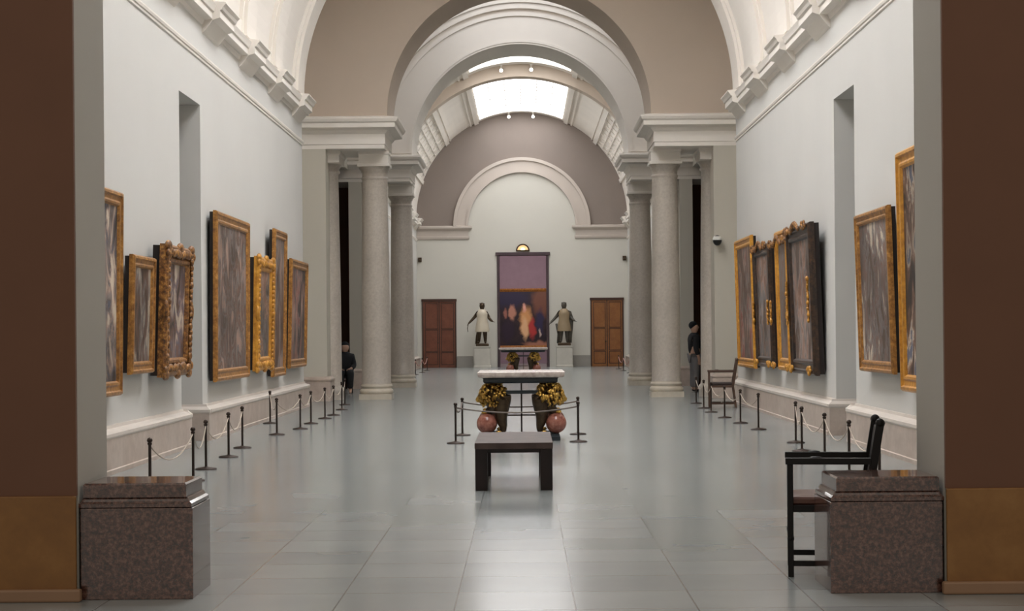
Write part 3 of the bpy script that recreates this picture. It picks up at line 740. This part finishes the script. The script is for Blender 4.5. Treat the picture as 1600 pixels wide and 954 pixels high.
# ------------------------------------------------------------------ bench
t = empty('bench', (-.03, 18.45, 0)); tag(t, 'dark wooden bench with heavy square legs in the middle of the floor', 'bench')
bw, bl = .383, .95
mb = MB(); mb.box(-bw, bw, -bl, bl, .405, .468); mb.build('seat', plain('worn_walnut_seat', (.07,.045,.038), .5, spec=.3, var=.3, scale=5), t, bevel=.006)
for x in (-1, 1):
    mb = MB(); mb.box(x*(bw-.01), x*(bw-.05), -bl+.12, bl-.12, .32, .405); mb.build('rail', DWOOD, t)
    for y in (-1, 1):
        mb = MB(); mb.box(x*(bw-.005), x*(bw-.125), y*(bl-.005), y*(bl-.13), 0, .405); mb.build('leg', DWOOD, t, bevel=.004)
for y in (-1, 1):
    mb = MB(); mb.box(-bw+.12, bw-.12, y*(bl-.01), y*(bl-.05), .37, .405); mb.build('rail', DWOOD, t)

# ------------------------------------------------------------------ lion tables
def lion_table(sxw, depth, gold=GOLD):
    """table with gilt lions that rest a paw on a red ball; local origin at floor centre"""
    t = empty('lion_table', (0,0,0)); hw = sxw/2; hd = depth/2
    mb = MB(); mb.loft(-hw+.02, hw-.02, -hd+.02, hd-.02, [(-.02,.90),(0,.905),(.015,.925),(.02,.95),(.02,.975),(.01,.985)]); mb.build('tabletop', TOPSTONE, t)
    mb = MB(); mb.loft(-hw+.08, hw-.10, -hd+.1, hd-.1, [(-.02,.82),(0,.84),(0,.885),(.02,.90)]); mb.build('apron', APRON, t)
    for x in (-1, 1):
        for y in (-1, 1):
            yy = y*(hd-.24)
            L = empty('lion_support', (0,0,0)); L.parent = t
            bp = MB(); bp.loft(x*.24 if x > 0 else -.55, .55 if x > 0 else -.24, yy-.17, yy+.17, [(0,0),(0,.06),(-.015,.07),(-.015,.095)]); bp.build('foot_block', APRON, L)
            ch = [[(x*.27,yy,.78,.13,'rump'),(x*.32,yy,.70,.16),(x*.38,yy,.66,.18,'neck'),(x*.47,yy,.63,.13),(x*.54,yy,.60,.085),(x*.60,yy,.585,.05)],
                  ['rump',(x*.27,yy,.58,.14),(x*.29,yy,.40,.11),(x*.29,yy,.26,.075),(x*.25,yy,.15,.06),(x*.30,yy,.125,.05)],
                  ['neck',(x*.41,yy-y*.02,.50,.12),(x*.43,yy-y*.02,.42,.075),(x*.52,yy,.405,.05)]]
            skin('body', ch, BRONZE, L, 2)
            ball = MB(); ball.sphere((x*.495,yy,.245), .148, 24, 14); ball.build('ball', REDBALL, L)
            mn = MB(); rnd = random.Random(int(x*3+y*7+20))
            for k in range(120):
                u = rnd.uniform(0,2*PI); v = rnd.uniform(-.75,1)
                c = Vector((x*.405,yy,.665)) + Vector((math.cos(u)*.185*math.sqrt(max(0,1-v*v)), math.sin(u)*.17*math.sqrt(max(0,1-v*v)), v*.165))
                mn.tube([c, c+Vector((x*.02, rnd.uniform(-.02,.02), -.035)), c+Vector((x*rnd.uniform(-.01,.03), rnd.uniform(-.03,.03), -.07))], .03, 6, .009)
            mn.build('mane', gold, L)
            fc = MB(); fc.sphere((x*.56,yy,.60), .07, sc=(1.2,1,.85)); fc.sphere((x*.615,yy,.585), .04); fc.sphere((x*.545,yy-.045,.64), .035); fc.sphere((x*.545,yy+.045,.64), .035)
            fc.build('face', gold, L)
            for cx_, cz_ in ((.53,.405),(.325,.12)):
                pw = MB()
                for q in (-.03,0,.03): pw.sphere((x*cx_,yy+q,cz_), .028, sc=(1.5,1,.9))
                pw.build('paw', gold, L)
    br = MB(); br.box(-.24,.24,-hd+.2,-hd+.24,.665,.715); br.build('upper_brace', APRON, t)
    br = MB(); br.box(-.012,.012,hd-.35,hd-.326,0.0,.83); br.box(-.30,.30,hd-.35,hd-.33,.315,.335); br.build('iron_brace', IRON, t)
    return t
t = lion_table(1.24, 1.35); t.location = (.03, 26.05, 0); tag(t, 'inlaid stone table on gilt lions with red balls, just behind the bench', 'table')
t = lion_table(1.74, 1.2); t.location = (.03, 64.4, 0); tag(t, 'farther stone-topped table on gilt lions in front of the central doorway', 'table')
FT = t
# widen the lion spacing of the far table
for c in t.children:
    if c.name.startswith('lion_support'):
        s = 1 if c.children[0].data and c.children[0].data.vertices[0].co.x > 0 else -1
        c.location = (-s*.02, 0, 0)

# ------------------------------------------------------------------ stanchions and cords
def stanchion():
    t = empty('stanchion', (0,0,0))
    b = MB(); b.lathe([(.125,0),(.125,.012),(.10,.02),(.03,.03),(.022,.035)], seg=20); b.build('base', IRON, t)
    p = MB(); p.lathe([(.015,.03),(.015,.50),(.022,.505),(.022,.525)], seg=12); p.build('post', IRON, t)
    c = MB(); c.lathe([(.012,.525),(.026,.535),(.028,.55),(.02,.565),(.004,.572)], seg=12); c.tube([(0,-.03,.512),(0,.03,.512)], .006); c.build('cap', IRON, t)
    return t
st0 = stanchion(); used = False
def place_st(x, y, label, group):
    global used
    o = copy_tree(st0) if used else st0; used = True
    o.location = (x, y, 0); tag(o, label, 'barrier post', group)
def cord(p, q, sag, label, group, mat=ROPE, r=.007):
    a = Vector((p[0], p[1], .50)); b = Vector((q[0], q[1], .50)); pts = []
    for i in range(13):
        u = i/12; v = a.lerp(b, u); v.z -= sag*4*u*(1-u); pts.append(v)
    d = (b-a); d.normalize(); pts[0] += d*.0; 
    mb = MB(); mb.tube(pts, r, 6); tag(mb.build('barrier_cord', mat), label, 'cord', group)
LS = [(-3.50,17.1),(-3.44,19.0),(-3.59,20.6),(-3.66,22.6),(-3.77,24.4),(-3.73,27.5),(-3.57,29.1),(-3.60,30.8),(-3.56,32.6),(-3.54,33.9),(-3.63,36.3),(-3.82,38.8)]
RS = [(3.54,17.5),(3.57,19.3),(3.59,21.0),(3.60,22.8),(3.78,24.5),(3.70,27.8),(3.65,29.7),(3.60,31.6),(3.59,33.8),(3.62,35.5),(3.70,37.9)]
ORD = ['nearest','second','third','fourth','fifth','sixth','seventh','eighth','ninth','tenth','eleventh','twelfth']
for pts, side in ((LS,'left'),(RS,'right')):
    for i, (x, y) in enumerate(pts):
        extra = ''
        place_st(x, y, 'low dark barrier post on the %s side, %s from the camera%s' % (side, ORD[i], extra), 'barrier posts along the side walls')
    for i in range(len(pts)-1):
        if i == 4: continue
        cord(pts[i], pts[i+1], .20 if i < 5 else .15, 'cream cord hanging between the %s and %s posts of the %s row' % (ORD[i], ORD[i+1], side), 'cream cords along the side walls')
place_st(-4.33, 31.0, 'low dark barrier post close to the left dado, below the carved gold frame', 'barrier posts along the side walls')
cord((-4.33,31.0), LS[5], .18, 'cream cord from the post by the left dado to the row of posts', 'cream cords along the side walls')
CT = [(-.889,25.0),(-.863,26.95),(.825,25.1),(.876,26.95)]
for (x, y), n in zip(CT, ('front left','back left','front right','back right')):
    place_st(x, y, 'low dark barrier post at the %s corner of the lion table' % n, 'barrier posts around the lion table')
cord(CT[0], CT[1], .10, 'grey cord on the left side of the lion table', 'cords around the lion table', ROPE_D, .012)
cord(CT[2], CT[3], .10, 'grey cord on the right side of the lion table', 'cords around the lion table', ROPE_D, .012)
cord(CT[0], CT[2], .08, 'grey cord across the front of the lion table', 'cords around the lion table', ROPE_D, .012)
cord(CT[1], CT[3], .08, 'grey cord across the back of the lion table', 'cords around the lion table', ROPE_D, .012)
ROPE_R = plain('dusty_rose_cord', (.42,.22,.18), .8, scale=40)
for s, side in ((-1,'left'),(1,'right')):
    P = [(s*3.95, 62.5),(s*3.95, 66.0),(s*3.9, 69.5),(s*3.9, 73.0)]
    for i, (x, y) in enumerate(P): place_st(x, y, 'tiny barrier post in the far room before the %s door, %s from the camera there' % (side, ORD[i]), 'barrier posts before the far doors')
    for i in range(3): cord(P[i], P[i+1], .2, 'rose cord before the far %s door, %s from the camera' % (side, ORD[i]), 'rose cords before the far doors', ROPE_R, .014)

# ------------------------------------------------------------------ statues on plinths at the far end
def statue(x, label, limb, tunic, flip, cloak):
    pl = empty('statue_plinth', (x, 77.9, 0)); tag(pl, 'pale stone plinth under the %s statue by the central doorway' % ('left' if x < 0 else 'right'), 'plinth', 'statue plinths')
    mb = MB(); mb.loft(-.34,.34,-.3,.3,[(.03,0),(.03,.08),(0,.10),(0,.84),(.02,.87),(.03,.90),(.03,.94)]); mb.build('block', STONE_P, pl)
    t = empty('statue', (x, 77.9, .94)); tag(t, label, 'statue', 'statues flanking the doorway')
    b = MB(); b.loft(-.28,.28,-.22,.22,[(.0,0),(.0,.09),(-.03,.12)]); b.build('statue_base', BRONZE, t)
    f_ = flip
    ch = [[(0,0,1.02,.12,'p'),(0,0,1.22,.115),(0,0,1.42,.155,'c'),(0,0,1.55,.07),(0,0,1.62,.06),(0,-.01,1.70,.095),(0,0,1.80,.10),(0,0,1.86,.06)],
          ['p',(.10,0,.92,.10),(.12,-.03,.55,.075),(.13,.02,.20,.05),(.14,-.12,.15,.035)],
          ['p',(-.10,0,.92,.10),(-.13,-.06,.56,.075),(-.15,.04,.20,.05),(-.17,-.10,.15,.035)],
          ['c',(f_*.18,0,1.45,.07),(f_*.30,0,1.22,.055),(f_*.40,-.14,1.10,.045),(f_*.46,-.2,1.06,.04,'h')],
          ['c',(-f_*.18,0,1.45,.07),(-f_*.34,0,1.25,.055),(-f_*.50,-.08,1.08,.042),(-f_*.60,-.12,.98,.035,'g')]]
    ch = [[(q if isinstance(q, str) else (*q[:3], q[3]*1.35, *q[4:])) for q in c_] for c_ in ch]
    ch += fingers(f_*.46,-.2,1.06,f_*.7,-.2,'h')+fingers(-f_*.60,-.12,.98,-f_*.5,-.7,'g')
    skin('body', ch, limb, t)
    mb = MB(); mb.lathe([(.30,.62),(.305,.68),(.27,.95),(.225,1.14),(.245,1.32),(.25,1.42),(.17,1.55),(.11,1.60)], (0,0,0), 20)
    o = mb.build('tunic', tunic, t); 
    for k in range(len(o.data.vertices)):
        v = o.data.vertices[k].co; a = math.atan2(v.y, v.x); v.y *= .95
        if v.z < 1.1: q = 1+.07*math.sin(a*9); v.x *= q; v.y *= q
    mb = MB(); mb.sphere((0,.02,1.80), .105, sc=(1,1,.9)); 
    for k in range(16): mb.sphere((.085*math.cos(k*.8), .02+.085*math.sin(k*.8), 1.80+.05*math.sin(k*1.7)), .028, 8, 6)
    mb.build('hair', limb, t)
    if cloak:
        mb = MB(); mb.tube([(f_*.02,.10,1.46),(f_*.22,.10,1.40),(f_*.30,.12,1.15),(f_*.28,.12,.8),(f_*.24,.10,.45),(f_*.22,.08,.12)], .13, 10, .11); mb.build('cloak', limb, t)
        mb = MB(); mb.tube([(-f_*.26,.1,.10),(-f_*.24,.1,.5),(-f_*.34,.05,.95)], .07, 10, .05); mb.build('support', limb, t)
    else:
        mb = MB(); mb.tube([(-f_*.24,.1,.10),(-f_*.22,.1,.45),(-f_*.18,.08,.72)], .08, 10, .05); mb.build('support', limb, t)
        mb = MB(); mb.tube([(-f_*.60,-.12,.98),(-f_*.64,-.1,.78),(-f_*.62,-.08,.62)], .018, 8, .012); mb.build('staff', limb, t)
statue(-1.76, 'statue of a standing figure in a pale tunic with dark limbs, left of the doorway', BRONZE, MARBLEW, 1, False)
statue(1.80, 'darker cloaked statue with a dull gold tunic, right of the doorway', plain('dark_patinated_bronze', (.06,.05,.035), .45), plain('dull_gold_drapery', (.30,.22,.13), .5), 1, True)

# ------------------------------------------------------------------ world, camera, view
w = bpy.data.worlds.new('dim_hall'); S.world = w; w.use_nodes = True
w.node_tree.nodes['Background'].inputs[0].default_value = (1, .90, .78, 1)
w.node_tree.nodes['Background'].inputs[1].default_value = .55
cam = bpy.data.cameras.new('camera'); co = bpy.data.objects.new('camera', cam); COL.objects.link(co)
co.location = (.088, 0, 1.55); co.rotation_euler = (R(90), R(.5), 0)
cam.sensor_width = 36; cam.lens = 36*2800/1600; cam.shift_x = -20/1600; cam.shift_y = 41/1600
cam.clip_end = 300; S.camera = co
S.view_settings.view_transform = 'Standard'; S.view_settings.look = 'None'; S.view_settings.gamma = 1
S.view_settings.exposure = 0; S.view_settings.use_curve_mapping = False
S.cycles.max_bounces = 10; S.cycles.diffuse_bounces = 7; S.cycles.use_denoising = True
S.cycles.sample_clamp_indirect = 8
S.cycles.denoising_prefilter = 'ACCURATE'; S.cycles.denoising_quality = 'HIGH'
